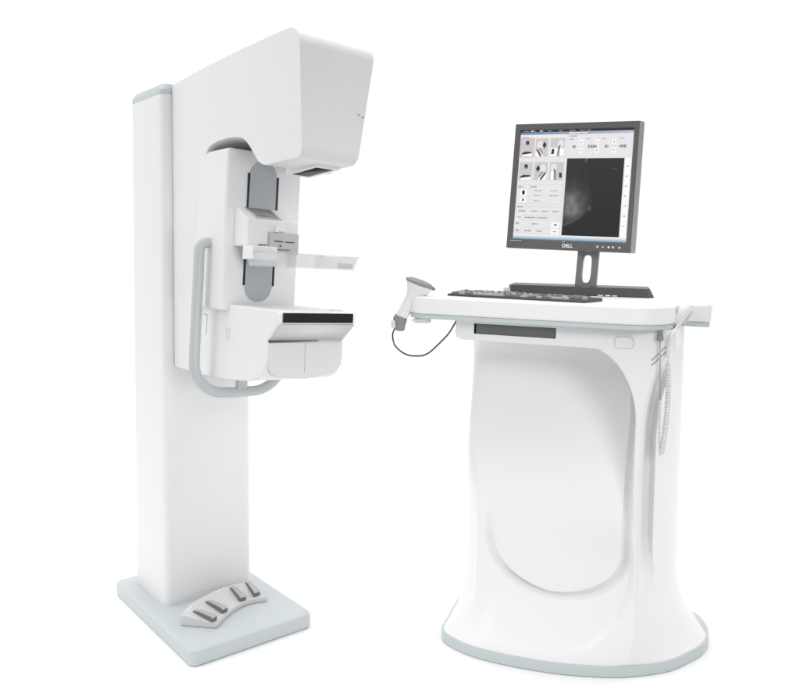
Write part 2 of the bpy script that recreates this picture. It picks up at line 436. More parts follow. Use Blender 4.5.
def plan(z):
    """closed loop of (w, b) for one height, front first, counter-clockwise seen from above"""
    h = hfw(z); P = []
    for s in svals:
        w = CW+s*h; P.append([w, BF, s])
    def side(sgn):
        hb = .300 if sgn > 0 else .329+.016*ss(.45, .72, z)
        q = []
        k = (1-ss(.81, .895, z))*ss(.16, .42, z) if sgn > 0 else 0; kx = 1-ss(.79, .895, z)
        for dx, d0, d1 in ((.003, .004, .004), (.006, .020, .024), (.010, .034, .043), (.016, .046, .055), (.022, .058, .056), (.027, .072, .050), (.029, .086, .044)): q.append((h+.002+dx*kx, BF+d0+(d1-d0)*k))
        x0 = h+.002+.035*kx; hs = max(hb, x0+.002)
        for i in range(13):
            a = i/12; t = math.sin(a*math.pi/2)
            q.append((x0+(hs-x0)*t, BF+.034+.066*(1-k)+.21*a))
        q += [(hs, .16)]
        for i in range(1, 7):
            a = R(90*i/6); q.append((hs-.05+.05*math.cos(a), .17+.05*math.sin(a)))
        return [(CW+sgn*x, y) for x, y in q]
    rs = side(1); ls = side(-1)[::-1]
    P += [[x, y, None] for x, y in rs]
    P += [[CW+.2-.4*i/8, .222, None] for i in range(9)]
    P += [[x, y, None] for x, y in ls]
    return P
ref = plan(.30); angs = [math.atan2(p[1]-BC[1], p[0]-BC[0]) for p in ref]
brad = [base_at(a) for a in angs]
V = []; nl = len(ref)
for z in zl:
    pl = plan(z)
    for i, (w, b, s) in enumerate(pl):
        if s is not None: b = b+recess(w, z)
        elif w < CW and b < .15:
            h = hfw(z); op = ss(.34, .62, z); hs = max(.329+.016*ss(.45, .72, z), h+.030)
            u = max(0, min(1, (CW-h-w)/(hs-h))); D = recess(CW-h, z); b = max(b, BF+D+.002)
            if z > .8845: op = 0
            b = b+(BF+D+(.36-D)*u**5-b)*op
        # soft rim rounding of the front frame
        zt = .030; top = .205
        if z < top:
            u = 1-(z-zt)/(top-zt)
            pw = 2.7
            if s is not None: pw = 1.45+1.25*ss(.70, .93, abs(s))
            kk = u**pw
            bx = BC[0]+math.cos(angs[i])*(brad[i]-.005); by = BC[1]+math.sin(angs[i])*(brad[i]-.005)
            w = w+(bx-w)*kk; b = b+(by-b)*kk
        t = ss(.03, .3, z)
        V.append((w+(z-.03)*TN, b, z-w*TN*t))
F = []
for j in range(len(zl)-1):
    for i in range(nl):
        i2 = (i+1) % nl
        s0, s1 = ref[i][2], ref[i2][2]
        if s0 is not None and s1 is not None:
            zc = (zl[j]+zl[j+1])/2; wc = CW+(s0+s1)/2*HT
            if SLZ[0] < zc < SLZ[1] and SLW[0] < wc < SLW[1]: continue
        F.append([j*nl+i, j*nl+i2, (j+1)*nl+i2, (j+1)*nl+i])
F.append(list(range(nl))[::-1]); F.append([(len(zl)-1)*nl+i for i in range(nl)])
body = make('pedestal', (V, F), M['desk_white'], K, sharp=75)
def kp(name, vf, mats, parent=None, **kw):     # parts on the desk level share its slight lean
    return make(name, vf, mats, parent or K, rot=(0, RL, 0) if parent in (None, K, body) else (0, 0, 0), **kw)
# recessed drive slot: four inner walls and a back
x0, x1 = SLW; z0, z1 = SLZ
sv = [(x, y, z) for y in (BF+.001, BF+.07) for x, z in ((x0-.002, z0-.0015), (x1+.002, z0-.0015), (x1+.002, z1+.0015), (x0-.002, z1+.0015))]
kp('drive_slot', (sv, [[0, 1, 5, 4], [1, 2, 6, 5], [2, 3, 7, 6], [3, 0, 4, 7], [4, 5, 6, 7]]), M['recess'], body, sharp=30)
kp('drive_front', box(x0+.003, x1-.002, BF+.006, BF+.06, z0-.0005, z1-.001), M['recess'], body, bevel=.001, seg=1)
# oval button
kp('button_rim', prism_y(rrect(.1355, .1865, .888, .9215, .012), BF-.0015, BF+.004), M['cover'], body, bevel=.001, seg=1)
kp('button', prism_y(rrect(.1377, .1843, .890, .9195, .0105), BF-.004, BF+.004), M['white_soft'], body, bevel=.002, seg=3)
# two slanted vents on the flared shoulder
for dz in (0, -.0135):
    kp('vent', prism_y([(.2305, .8640+dz), (.2318, .8626+dz), (.2665, .9010+dz), (.2652, .9024+dz)], BF-.0010, BF+.01), M['vent'], body)

# worktop
def desk_poly(g=0):
    P = []
    f = -.300+g
    def arc(cx, cy, rx, ry, a0, a1, n=10):
        for i in range(n+1):
            a = R(a0+(a1-a0)*i/n); P.append((cx+rx*math.cos(a), cy+ry*math.sin(a)))
    P.append((-.36, f)); P.append((-.1, f-.004)); P.append((.06, f-.002))
    arc(.158, f+.125, .125-g, .125, -90, 0, 14)
    P.append((.284-g, -.135)); 
    arc(.296-g*0, -.118+g, .010, .016, 180, 90, 3)
    P.append((.352-g, -.098+g)); arc(.360-g, -.088+g, .010, .010, -60, 0, 3)
    arc(.345-g, .200-g, .025, .025, 0, 90, 4)
    arc(-.470+g, .200-g, .025, .025, 90, 180, 4)
    arc(-.485+g, -.088+g, .010, .010, 180, 240, 3)
    P.append((-.475, -.098+g)); 
    arc(-.385, f+.085, .060-g, .085, 180, 270)
    return P
top = kp('worktop', prism_z(desk_poly(), .957, 1.006), M['desk_white'], bevel=.0225, seg=6, ang=40)
kp('edge_band', prism_z(desk_poly(.003), .944, .957), M['teal_band'], bevel=.003, seg=2, ang=40)
kp('scanner_bracket', join(box(-.412, -.372, -.286, -.25, .930, .943), box(-.418, -.398, -.290, -.262, .934, .9405)), M['cover'], bevel=.002, seg=2)

# frame of the desk surface, used to stand things on it
DT = 1.0062
KM = Matrix.Translation(KO) @ Matrix.Rotation(KR, 4, 'Z') @ Matrix.Rotation(RL, 4, 'Y')
def desk_thing(name, w, b, z, rz, label, cat):
    o = empty(name, (0, 0, 0), 0, label, cat)
    o.rotation_mode = 'XYZ'
    mw = KM @ Matrix.Translation((w, b, z)) @ Matrix.Rotation(rz, 4, 'Z')
    o.location = mw.to_translation(); o.rotation_euler = mw.to_euler(); return o, mw

# ------------------------------------------------------------------ keyboard
kb, _ = desk_thing('keyboard', -.338, -.216, DT, R(-6.5), 'dark grey computer keyboard on the white worktop in front of the monitor', 'keyboard')
KW, KD = .402, .106
kv = [(0, 0, .0003), (KW, 0, .0003), (KW+.02, KD, .0003), (0, KD, .0003), (.001, .001, .006), (KW-.001, .001, .006), (KW+.018, KD-.001, .0095), (.001, KD-.001, .0095)]
make('case', (kv, [[3, 2, 1, 0], [4, 5, 6, 7], [0, 1, 5, 4], [1, 2, 6, 5], [2, 3, 7, 6], [3, 0, 4, 7]]), M['kbcase'], kb, bevel=.0015, seg=2)
def key_mesh(wd):
    d = .0122; t = .0018
    v = [(0, 0, 0), (wd, 0, 0), (wd, d, 0), (0, d, 0), (t, t, .0050), (wd-t, t, .0050), (wd-t, d-t*.7, .0054), (t, d-t*.7, .0054)]
    return v, [[3, 2, 1, 0], [4, 5, 6, 7], [0, 1, 5, 4], [1, 2, 6, 5], [2, 3, 7, 6], [3, 0, 4, 7]]
protos = {}
rows = [[1.3, 1.3, 1.3, 5.6, 1.3, 1.3, 1.3, -.4, 1, 1, 1, -.4, 2, 1],
        [2.2]+[1]*10+[2.5, -1.4, 1, -1.4, 1, 1, 1],
        [1.7]+[1]*11+[2.0, -3.8, 1, 1, 1, 1],
        [1.4]+[1]*12+[1.3, -.4, 1, 1, 1, -.4, 1, 1, 1, 1],
        [1]*13+[1.7, -.4, 1, 1, 1, -.4, 1, 1, 1, 1],
        [1, -.6, 1, 1, 1, 1, -.4, 1, 1, 1, 1, -.4, 1]]
tl = math.atan2(.0035, KD); cnt = 0
for r, row in enumerate(rows):
    y = .005+r*.0155+(.004 if r == 5 else 0); x = .010+y*.03
    for wd in row:
        step = abs(wd)*.0172
        if wd > 0:
            key = round(wd, 1); cnt += 1
            lt = random.random() < .3
            if (key, lt) not in protos:
                o = protos[(key, lt)] = make('key', key_mesh(step-.0022), M['key_light' if lt else 'key'], kb, smooth=False)
            else:
                o = protos[(key, lt)].copy(); COL.objects.link(o); o.parent = kb
            o.location = (x, y, .0063+.0035*y/KD); o.rotation_euler = (tl, 0, 0)
        x += step

# ------------------------------------------------------------------ monitor
mon, MB_ = desk_thing('monitor', -.005, .02, DT, 0, 'charcoal flat screen monitor standing on the white console desk showing an x-ray image program', 'monitor')
pb = [(-.222, .0), (.226, .0), (.226, .15), (-.222, .15)]
pv = [(-.212, 0, 0), (.205, 0, 0), (.219, .02, 0), (.219, .15, 0), (-.220, .15, 0), (-.220, .02, 0)]
tv = [(-.204, .002, .027), (.194, .002, .027), (.206, .022, .027), (.206, .148, .027), (-.212, .148, .027), (-.212, .02, .027)]
def swing(P, a=R(7)):
    return [((x+.212)*math.cos(a)-y*math.sin(a)-.212, (x+.212)*math.sin(a)+y*math.cos(a), z) for x, y, z in P]
pv, tv = swing(pv), swing(tv)
n6 = 6
mbase = make('base', ([(x, y, z+.0005) for x, y, z in pv]+tv, prism_z([(0, 0)]*6, 0, 1)[1]), M['base_dark'], mon, bevel=.002, seg=2)
make('base_clip', join(box(-.228, -.207, -.004, .02, .006, .016), box(-.226, -.214, -.004, .02, .001, .0055)), M['faceplate'], mon, bevel=.001, seg=2)
make('front_trim', (lambda q: (swing(q[0]), q[1]))(join(box(.055, .072, -.0035, .003, .0012, .004), box(.078, .092, -.0035, .003, .0012, .0048), box(.098, .112, -.0035, .003, .0012, .004))), M['white_soft'], mon, bevel=.0008, seg=1)
# display head pose (fitted): centre, yaw, tilt, roll
W2, H2 = .3947/2*1.0085, .3936/2*1.0085
HC = Vector((.5315, 2.471, 1.3408))
HM = Matrix.Translation(HC) @ Matrix.Rotation(R(-26.57), 4, 'Z') @ Matrix.Rotation(R(-6.05), 4, 'X') @ Matrix.Rotation(R(2.39), 4, 'Y')
LM = MB_.inverted() @ HM
lrot = LM.to_euler(); lloc = LM.to_translation()
def head(name, vf, mats, **kw): return make(name, vf, mats, mon, loc=lloc, rot=lrot, **kw)
tb, sb, bb = .0195, .0165, .0290           # bezel widths: top, sides, bottom
SX0, SX1, SZ0, SZ1 = -W2+sb, W2-sb*1.55, -H2+bb, H2-tb
bz = []
WR = W2-.011
outer = [(-W2, -H2), (WR, -H2), (WR, H2), (-W2, H2)]; inn = [(SX0, SZ0), (SX1, SZ0), (SX1, SZ1), (SX0, SZ1)]
inn2 = [(x+(.002 if x < 0 else -.002), z+(.002 if z < 0 else -.002)) for x, z in inn]
V = [(x, 0, z) for x, z in outer]+[(x, .0015, z) for x, z in inn]+[(x, .008, z) for x, z in inn2]+[(x, .022, z) for x, z in outer]
F = []
for a in range(4):
    b = (a+1) % 4
    F += [[a, b, 4+b, 4+a], [4+a, 4+b, 8+b, 8+a], [a, 12+a, 12+b, b]]
bezel = head('bezel', (V, F), M['bezel'], bevel=.0015, seg=2, ang=25)
head('lit_side_trim', ([(WR+.0003, .0006, -H2), (W2, .012, -H2+.001), (W2, .012, H2-.001), (WR+.0003, .0006, H2), (WR+.0003, .0218, -H2), (W2, .0218, -H2+.001), (W2, .0218, H2-.001), (WR+.0003, .0218, H2)],
                      [[0, 1, 2, 3], [7, 6, 5, 4], [0, 4, 5, 1], [1, 5, 6, 2], [2, 6, 7, 3], [3, 7, 4, 0]]), M['bezel_side'], smooth=False)  # right bezel edge: light falling on it put into a paler grey
hb_ = [(-W2+.003, .0221, -H2+.003), (W2-.001, .0221, -H2+.003), (W2-.001, .0221, H2-.003), (-W2+.003, .0221, H2-.003),
       (-W2+.035, .062, -H2+.05), (W2-.03, .062, -H2+.05), (W2-.03, .062, H2-.045), (-W2+.035, .062, H2-.045)]
head('housing', (hb_, [[0, 1, 2, 3], [7, 6, 5, 4], [0, 4, 5, 1], [1, 5, 6, 2], [2, 6, 7, 3], [3, 7, 4, 0]]), M['bezel_side'], bevel=.004, seg=2)
ys = .0065
scr = head('screen', ([(SX0, ys, SZ0), (SX1, ys, SZ0), (SX1, ys, SZ1), (SX0, ys, SZ1), (SX0, .015, SZ0), (SX1, .015, SZ0), (SX1, .015, SZ1), (SX0, .015, SZ1)],
                      [[0, 1, 2, 3], [4, 7, 6, 5], [0, 4, 5, 1], [1, 5, 6, 2], [2, 6, 7, 3], [3, 7, 4, 0]]), S['panel'], smooth=False)
SWd, SHt = SX1-SX0, SZ1-SZ0
def P2(u, v, lay): return (SX0+u*SWd, ys-.0003*lay, SZ1-v*SHt)
class UI:
    def __init__(s): s.V = []; s.F = []; s.I = []; s.m = []
    def poly(s, pts, m, lay):
        if m not in s.m: s.m.append(m)
        n = len(s.V); s.V += [P2(u, v, lay) for u, v in pts]; s.F.append(list(range(n, n+len(pts)))); s.I.append(s.m.index(m)); return s
    def rect(s, u0, u1, v0, v1, m, lay=1): return s.poly([(u0, v1), (u1, v1), (u1, v0), (u0, v0)], m, lay)
    def text(s, u0, u1, v, h=.010, m='text', lay=3):
        u = u0
        while u < u1-.004:
            wd = random.uniform(.005, .012); hh = h*random.uniform(.7, 1.05)
            s.rect(u, min(u1, u+wd), v-hh/2, v+hh/2, m, lay); u += wd+random.uniform(.002, .005)
        return s
    def out(s, name):
        me = bpy.data.meshes.new(name); me.from_pydata(s.V, [], s.F)
        for p, i in zip(me.polygons, s.I): p.material_index = i
        o = bpy.data.objects.new(name, me); COL.objects.link(o); o.parent = scr
        for k in s.m: me.materials.append(S[k])
        return o
mb = UI(); mb.rect(0, 1, 0, .020, 'dark', 1)
for u in (.03, .09, .17, .25, .35, .45, .54, .60): mb.text(u, u+random.uniform(.03, .05), .011, .008, 'grey', 3)
mb.rect(.10, .12, .005, .016, 'yellow', 4); mb.rect(.185, .20, .005, .016, 'white', 4); mb.out('menu_bar')
tbp = UI()
for i in range(14):
    a = i/14; nm = 'bar_%d' % i
    c = [122+(70*a), 142+(52*a), 186+(22*a)] if a < .95 else [180, 190, 205]
    if nm not in S: S[nm] = screen_mat('display_title_blue', srgb(*c))
    tbp.rect(a, a+1/14, .020, .043, nm, 1)
tbp.text(.44, .60, .032, .012, 'white', 3); tbp.rect(.43, .60, .022, .042, 'bar', 2); tbp.out('title_bar')
ls = UI(); ls.rect(.0, .43, .043, .066, 'cream', 1); ls.text(.02, .085, .067, .011)
ls.rect(.435, .985, .049, .25, 'pale', 1); ls.rect(.438, .982, .052, .247, 'panel', 2)
ls.rect(.008, .425, .50, .675, 'line', 1); ls.rect(.0105, .4225, .5025, .6725, 'panel', 2)
ls.rect(.125, .128, .53, .66, 'line', 3)
ls.text(.018, .065, .520, .016, 'text'); ls.text(.13, .19, .520, .016, 'text')
ls.rect(.058, .082, .555, .590, 'black', 3); ls.rect(.062, .078, .630, .650, 'ink', 3); ls.rect(.04, .10, .548, .597, 'white', 2.5); ls.rect(.04, .10, .618, .662, 'white', 2.5)
for u, v, w in ((.17, .555, .06), (.315, .555, .06), (.165, .600, .07), (.31, .600, .08), (.165, .648, .06)): ls.text(u, u+w, v, .010)
ls.rect(.008, .425, .70, .94, 'line', 1); ls.rect(.0105, .4225, .703, .937, 'panel', 2)
ls.text(.018, .08, .705, .014, 'text')
for u in (.035, .15, .25, .345): ls.text(u, u+.065, .742, .012)
ls.text(.03, .065, .800, .012); ls.rect(.08, .40, .780, .822, 'line', 2.3); ls.rect(.0825, .3975, .783, .819, 'panel', 2.6); ls.text(.10, .20, .801, .012, 'mid'); ls.text(.21, .31, .801, .014, 'text')
ls.text(.02, .055, .855, .020, 'text'); ls.text(.17, .225, .858, .012)
ls.text(.02, .055, .920, .020, 'text'); ls.rect(.075, .33, .895, .945, 'line', 2.3); ls.rect(.0775, .3275, .898, .942, 'panel', 2.6); ls.text(.105, .165, .921, .014); ls.text(.21, .27, .921, .014)
ls.out('control_panel')
bt = UI()
for v0, v1 in ((.838, .886), (.899, .945)):
    bt.rect(.345, .416, v0, v1, 'white', 2.8)
bt.text(.37, .395, .862, .016, 'ink', 3.4); bt.text(.365, .40, .923, .012, 'text', 3.4); bt.out('screen_button')
vs = UI(); vs.text(.455, .52, .062, .012)
for u, w in ((.455, .03), (.60, .035), (.74, .03), (.885, .03)): vs.text(u, u+w, .090, .010)
for u, w in ((.480, .035), (.618, .085), (.762, .035), (.885, .075)): vs.text(u, u+w*.85, .158, .028, 'mid')
for u in (.555, .695, .838):
    for v, c in ((.118, 'white'), (.195, 'white')):
        vs.rect(u-.017, u+.017, v-.022, v+.022, c, 2.5)
        vs.poly([(u-.007, v+.007), (u+.007, v+.007), (u, v-.007)] if v < .15 else [(u-.007, v-.007), (u, v+.007), (u+.007, v-.007)], 'ink', 3.4)
vs.out('exposure_settings')
th = [(.012, .130, .078, .246), (.147, .264, .078, .246), (.284, .412, .078, .246), (.012, .136, .294, .460), (.152, .274, .294, .460), (.292, .418, .294, .460)]
for i, (u0, u1, v0, v1) in enumerate(th):
    t = UI(); du, dv = u1-u0, v1-v0
    q = lambda a, b: (u0+a*du, v0+b*dv)
    if i == 0: t.rect(u0-.004, u1+.004, v0-.004, v1+.004, 'pink', 1)
    t.rect(u0, u1, v0, v1, 'thumb', 1.6)
    def circ(a, b, r, m, lay): t.poly([q(a+r*math.cos(R(k*30)), b+r*math.sin(R(k*30))) for k in range(12)][::-1], m, lay)
    if i in (0, 3):
        t.poly([q(.15, .98), q(.95, .98), q(.9, .72), q(.25, .72)], 'white', 2.2)
        t.poly([q(.38, .30), q(.66, .30), q(.62, .12), q(.40, .12)], 'ink', 2.6); t.poly([q(.42, .38), q(.62, .38), q(.66, .30), q(.38, .30)], 'text', 2.6)
        t.poly([q(.12, .88), q(.90, .80), q(.88, .72), q(.36, .70), q(.16, .78)], 'ink', 2.8)
    elif i in (1, 4):
        f = (lambda a: a) if i == 1 else (lambda a: 1-a)
        g = (lambda a: a) if i == 1 else (lambda a: a)
        o = 1 if i == 1 else -1
        t.poly([q(f(.05), .55), q(f(.05), .98), q(f(.72), .98)][::o], 'white', 2.2)
        circ(f(.34), .34, .22, 'panel', 2.3)
        t.poly([q(f(.55), .36), q(f(.72), .56), q(f(.88), .36), q(f(.70), .16)][::o], 'ink', 2.6)
        t.poly([q(f(.08), .62), q(f(.44), 1.0), q(f(.54), .94), q(f(.16), .56)][::o], 'ink', 2.8)
        t.poly([q(f(.28), .56), q(f(.58), .82), q(f(.64), .76), q(f(.36), .50)][::o], 'text', 2.9)
    else:
        f = (lambda a: a) if i == 2 else (lambda a: 1-a); o = 1 if i == 2 else -1
        t.poly([q(f(.02), .98), q(f(.98), .98), q(f(.98), .55), q(f(.02), .50)][::o], 'white', 2.2) if i == 2 else t.poly([q(.1, .98), q(.45, .98), q(.4, .45), q(.1, .5)], 'white', 2.2)
        circ(f(.72), .30, .22, 'panel', 2.4)
        t.poly([q(f(.08), .86), q(f(.28), .86), q(f(.30), .58), q(f(.12), .58)][::o], 'ink', 2.6)
        t.poly([q(f(.48), .98), q(f(.66), .98), q(f(.68), .46), q(f(.54), .50)][::o], 'text', 2.6)
        t.poly([q(f(.56), .60), q(f(.62), .60), q(f(.72), .38), q(f(.64), .36)][::o], 'ink', 2.8)
    t.out('thumbnail')
sbn = UI(); sbn.rect(.943, .988, .262, .955, 'white', 2)
for k in range(7):
    v = .335+.087*k; sbn.text(.955, .975, v, .012, 'text', 3)
sbn.out('tool_strip')
tk = UI()
for i in range(6):
    nm = 'task_%d' % i; a = i/5
    S[nm] = screen_mat('display_task_blue', srgb(238-100*a, 243-78*a, 248-62*a)); tk.rect(0, 1, .957+.0072*i, .957+.0072*(i+1), nm, 1)
tk.out('task_bar')
# x-ray picture as vertex colours of the displayed image
NX, NZ = 70, 96; u0, u1, v0, v1 = .442, .934, .262, .953
def xr(a, b):       # a: 0 left..1 right, b: 0 top..1 bottom
    edge = .44+.02*b if b < .2 else 0
    pts = [(0, .36), (.15, .385), (.3, .42), (.45, .465), (.55, .49), (.60, .485), (.66, .455), (.72, .38), (.80, .26), (.86, .12), (.885, 0), (1, -.3)]
    e = 0
    for (b0, e0), (b1, e1) in zip(pts, pts[1:]):
        if b0 <= b <= b1: e = e0+(e1-e0)*(b-b0)/(b1-b0)
    val = 62-8*b
    d = e-a
    n1 = mnoise.noise(Vector((a*9+b*4, b*9-a*3, 3.1))); n2 = mnoise.noise(Vector((a*26+b*14, b*22-a*12, 7.7))); n3 = mnoise.noise(Vector((a*60, b*50, 1.7)))
    if d > 0:
        val += 7*ss(0, .05, d)*(.4+.6*ss(.1, .6, b))+9*math.exp(-((d-.008)/.012)**2)*ss(.30, .6, b)
        g = math.exp(-((a-.14)/.19)**2-((b-.60-.1*a)/.19)**2)
        val += 66*g*(1+.45*n1+.30*n2+.15*n3)+5*n1*ss(0, .1, d)
        val += 15*math.exp(-((d-.055)/.014)**2)*ss(.55, .75, b)*(1-ss(.88, .95, b))
    val += 45*math.exp(-(((a-.465)/.018)**2+((b-.645)/.03)**2))
    if abs(a-.33-.35*(.06-b)) < .018 and b < .07: val += 60*(1-b/.07)
    if .80 < a < .90 and .125 < b < .145: val += 24
    val += 1.5*n3
    return srgb(*[max(16, min(200, val))]*3)
V = [P2(u0+(u1-u0)*i/NX, v0+(v1-v0)*j/NZ, 2) for j in range(NZ+1) for i in range(NX+1)]
F = [[j*(NX+1)+i, (j+1)*(NX+1)+i, (j+1)*(NX+1)+i+1, j*(NX+1)+i+1] for j in range(NZ) for i in range(NX)]
me = bpy.data.meshes.new('xray_image'); me.from_pydata(V, [], F)
ca = me.color_attributes.new('picture', 'FLOAT_COLOR', 'POINT')
for j in range(NZ+1):
    for i in range(NX+1): ca.data[j*(NX+1)+i].color = (*xr(i/NX, j/NZ), 1)
xm = mat('display_xray', (0, 0, 0), 1, 0, emit=(1, 1, 1), strength=.82)
an = xm.node_tree.nodes.new('ShaderNodeVertexColor'); an.layer_name = 'picture'
xm.node_tree.links.new(an.outputs['Color'], xm.node_tree.nodes['Principled BSDF'].inputs['Emission Color'])
xo = bpy.data.objects.new('xray_image', me); COL.objects.link(xo); xo.parent = scr; me.materials.append(xm)

# maker's mark and buttons on the bezel
def letters(name, body_, size, x, z, m, parent_rot=None, bold=.0):
    cu = bpy.data.curves.new(name, 'FONT'); cu.body = body_; cu.size = size; cu.align_x = 'CENTER'; cu.align_y = 'CENTER'
    cu.extrude = .0006; cu.offset = bold
    tmp = bpy.data.objects.new(name+'_curve', cu); COL.objects.link(tmp)
    dg = bpy.context.evaluated_depsgraph_get(); dg.update()
    me = bpy.data.meshes.new_from_object(tmp.evaluated_get(dg)); bpy.data.objects.remove(tmp)
    me.transform(Matrix.Translation((x, -.0006, z)) @ Matrix.Rotation(R(90), 4, 'X'))
    me.name = name
    o = bpy.data.objects.new(name, me); COL.objects.link(o); me.materials.clear(); me.materials.append(m)
    o.parent = mon; o.location = lloc; o.rotation_euler = lrot; return o
letters('brand_lettering', 'DELL', .0150, -.002, -H2+.0125, M['letter'], bold=.0006)
for i, x in enumerate((.090, .1065, .1235, .1365, .1555)):
    r = .0032 if i not in (1,) else .0026
    pts = [(x+r*math.cos(R(a)), -H2+.0135+r*math.sin(R(a))) for a in range(0, 360, 30)]
    head('control_button', prism_y(pts, -.0022, .002), M['letter'] if i != 1 else M['cover'], sharp=30)
head('printed_line', join(*[box(-W2+.012+i*.0055, -W2+.0155+i*.0055, -.0008, .001, -H2+.0225, -H2+.0245) for i in range(7)]), M['letter'])
head('indicator', box(-.018, -.012, -.0008, .001, -H2+.0235, -H2+.0255), M['letter'])
# neck with an open slot, lying behind the head
nk = []
NKM = MB_.inverted()
def neck_section():
    # ladder plate in local monitor frame: x across, z up; leans slightly
    outer = [(.026, .027), (.094, .027), (.094, .16), (.104, .175), (.104, .30), (.030, .30), (.030, .175), (.026, .16)]
    return outer
NX0, NX1 = -.027, .038
cyk = .10
def nlean(x, z): return (x+(z-.027)*.06, cyk+(z-.027)*.03, z)
strips = []
def bar(x0, x1, z0, z1, y0=0., y1=.022):
    v = [Vector(nlean(x, z))+Vector((0, y, 0)) for x in (x0, x1) for y in (y0, y1) for z in (z0, z1)]
    return [tuple(p) for p in v], box(0, 1, 0, 1, 0, 1)[1]
neck_parts = []
def frame(xa, xb, za, zb, ha, hb_, hz0, hz1):
    """rectangular plate with a rounded slot"""
    n = 24; out = []; inn = []
    for i in range(n):
        a = 2*math.pi*i/n
        c, s = math.cos(a), math.sin(a)
        m_ = max(abs(c), abs(s)); out.append(((xa+xb)/2+(xb-xa)/2*c/m_, (za+zb)/2+(zb-za)/2*s/m_))
        e = (abs(c)**4+abs(s)**4)**.25; inn.append(((ha+hb_)/2+(hb_-ha)/2*c/e, (hz0+hz1)/2+(hz1-hz0)/2*s/e))
    V = []
    for y in (0, .02):
        V += [tuple(Vector(nlean(x, z))+Vector((0, y, 0))) for x, z in out]; V += [tuple(Vector(nlean(x, z))+Vector((0, y, 0))) for x, z in inn]
    F = []
    for i in range(n):
        j = (i+1) % n
        F += [[i, j, n+j, n+i], [2*n+i, 3*n+i, 3*n+j, 2*n+j], [i, 2*n+i, 2*n+j, j], [n+i, n+j, 3*n+j, 3*n+i]]
    return V, F
neck = make('neck', frame(NX0, NX1, .0272, .26, NX0+.018, NX1-.019, .036, .122), M['stand'], mon, sharp=30)
make('neck_insert', frame(NX0+.0175, NX1-.0185, .0355, .1225, NX0+.0185, NX1-.0195, .0365, .1215), M['stand_light'], mon)
make('hinge', tube([(NX0-.002, cyk+.002, .150), (NX1+.008, cyk+.002, .150)], .014, 16), M['stand'], mon, bevel=.002, seg=2)

# ------------------------------------------------------------------ handheld scanner at the left end
hs, _ = desk_thing('handheld_scanner', -.455, -.262, .905, 0, 'white handheld scanner with dark rim and dangling cable at the left desk end', 'scanner')
OX, OY, OZ = -.455, -.262, .905
def ring_loft(rings, n=24):
    V, F = [], []
    for (x, y, z, nx, nz, ri, rb) in rings:
        l = math.hypot(nx, nz); tx, tz = nz/l, -nx/l
        for k in range(n):
            a = 2*math.pi*k/n
            V.append((x-OX+tx*ri*math.cos(a), y-OY+rb*math.sin(a), z-OZ+tz*ri*math.cos(a)-(.07 if z > 1.0 else 0)*rb*math.sin(a)))
    for i in range(len(rings)-1):
        for k in range(n): F.append([i*n+k, i*n+(k+1) % n, (i+1)*n+(k+1) % n, (i+1)*n+k])
    F.append(list(range(n))[::-1]); F.append([(len(rings)-1)*n+k for k in range(n)])
    return V, F
SY = -.262
make('scanner_body', ring_loft([(-.4060, SY, 1.0385, .32, .95, .0410, .032), (-.4085, SY, 1.0300, .33, .95, .0375, .030), (-.4165, SY, 1.013, .40, .92, .0270, .025), (-.4265, SY, .996, .5, .87, .0215, .021),
                                (-.440, SY, .975, .55, .83, .0190, .019), (-.455, SY, .951, .5, .86, .0175, .018), (-.463, SY, .938, .45, .9, .0165, .017)]), M['white_soft'], hs, sharp=60)
make('scanner_rim', ring_loft([(-.4064, SY, 1.0375, .32, .95, .0412, .0323), (-.4056, SY, 1.0395, .32, .95, .0428, .0338), (-.4046, SY, 1.0425, .32, .95, .0428, .0338), (-.4036, SY, 1.0452, .32, .95, .0405, .0315), (-.4022, SY, 1.0490, .32, .95, .031, .025), (-.4015, SY, 1.0510, .32, .95, .012, .010)]), M['rubber'], hs, sharp=40)
make('scanner_grip', ring_loft([(-.4595, SY, .9455, .3, .95, .0178, .019), (-.464, SY, .935, .25, .97, .0205, .020), (-.4655, SY, .922, .1, 1, .0185, .019), (-.4640, SY, .908, 0, 1, .0145, .015), (-.463, SY, .902, 0, 1, .011, .012)]), M['rubber'], hs, sharp=60)
make('grip_insert', shift(box(-.482, -.470, SY-.024, SY-.008, .911, .932), (-OX, -OY, -OZ)), M['cover'], hs, bevel=.003, seg=2)
make('trigger', shift(tube([(-.366, SY, 1.0245), (-.359, SY, 1.0275)], .004, 10), (-OX, -OY, -OZ)), M['rubber'], hs)
cb = [(-.474, -.262, .915), (-.481, -.262, .905), (-.486, -.262, .885), (-.477, -.262, .857), (-.447, -.262, .836), (-.413, -.262, .832), (-.378, -.262, .841), (-.344, -.25, .874), (-.320, -.24, .904), (-.300, -.23, .944)]
make('cable', shift((lambda t: t)(tube(catmull(cb, 8), .0024, 10)), (-OX, -OY, -OZ)), M['cable'], hs)

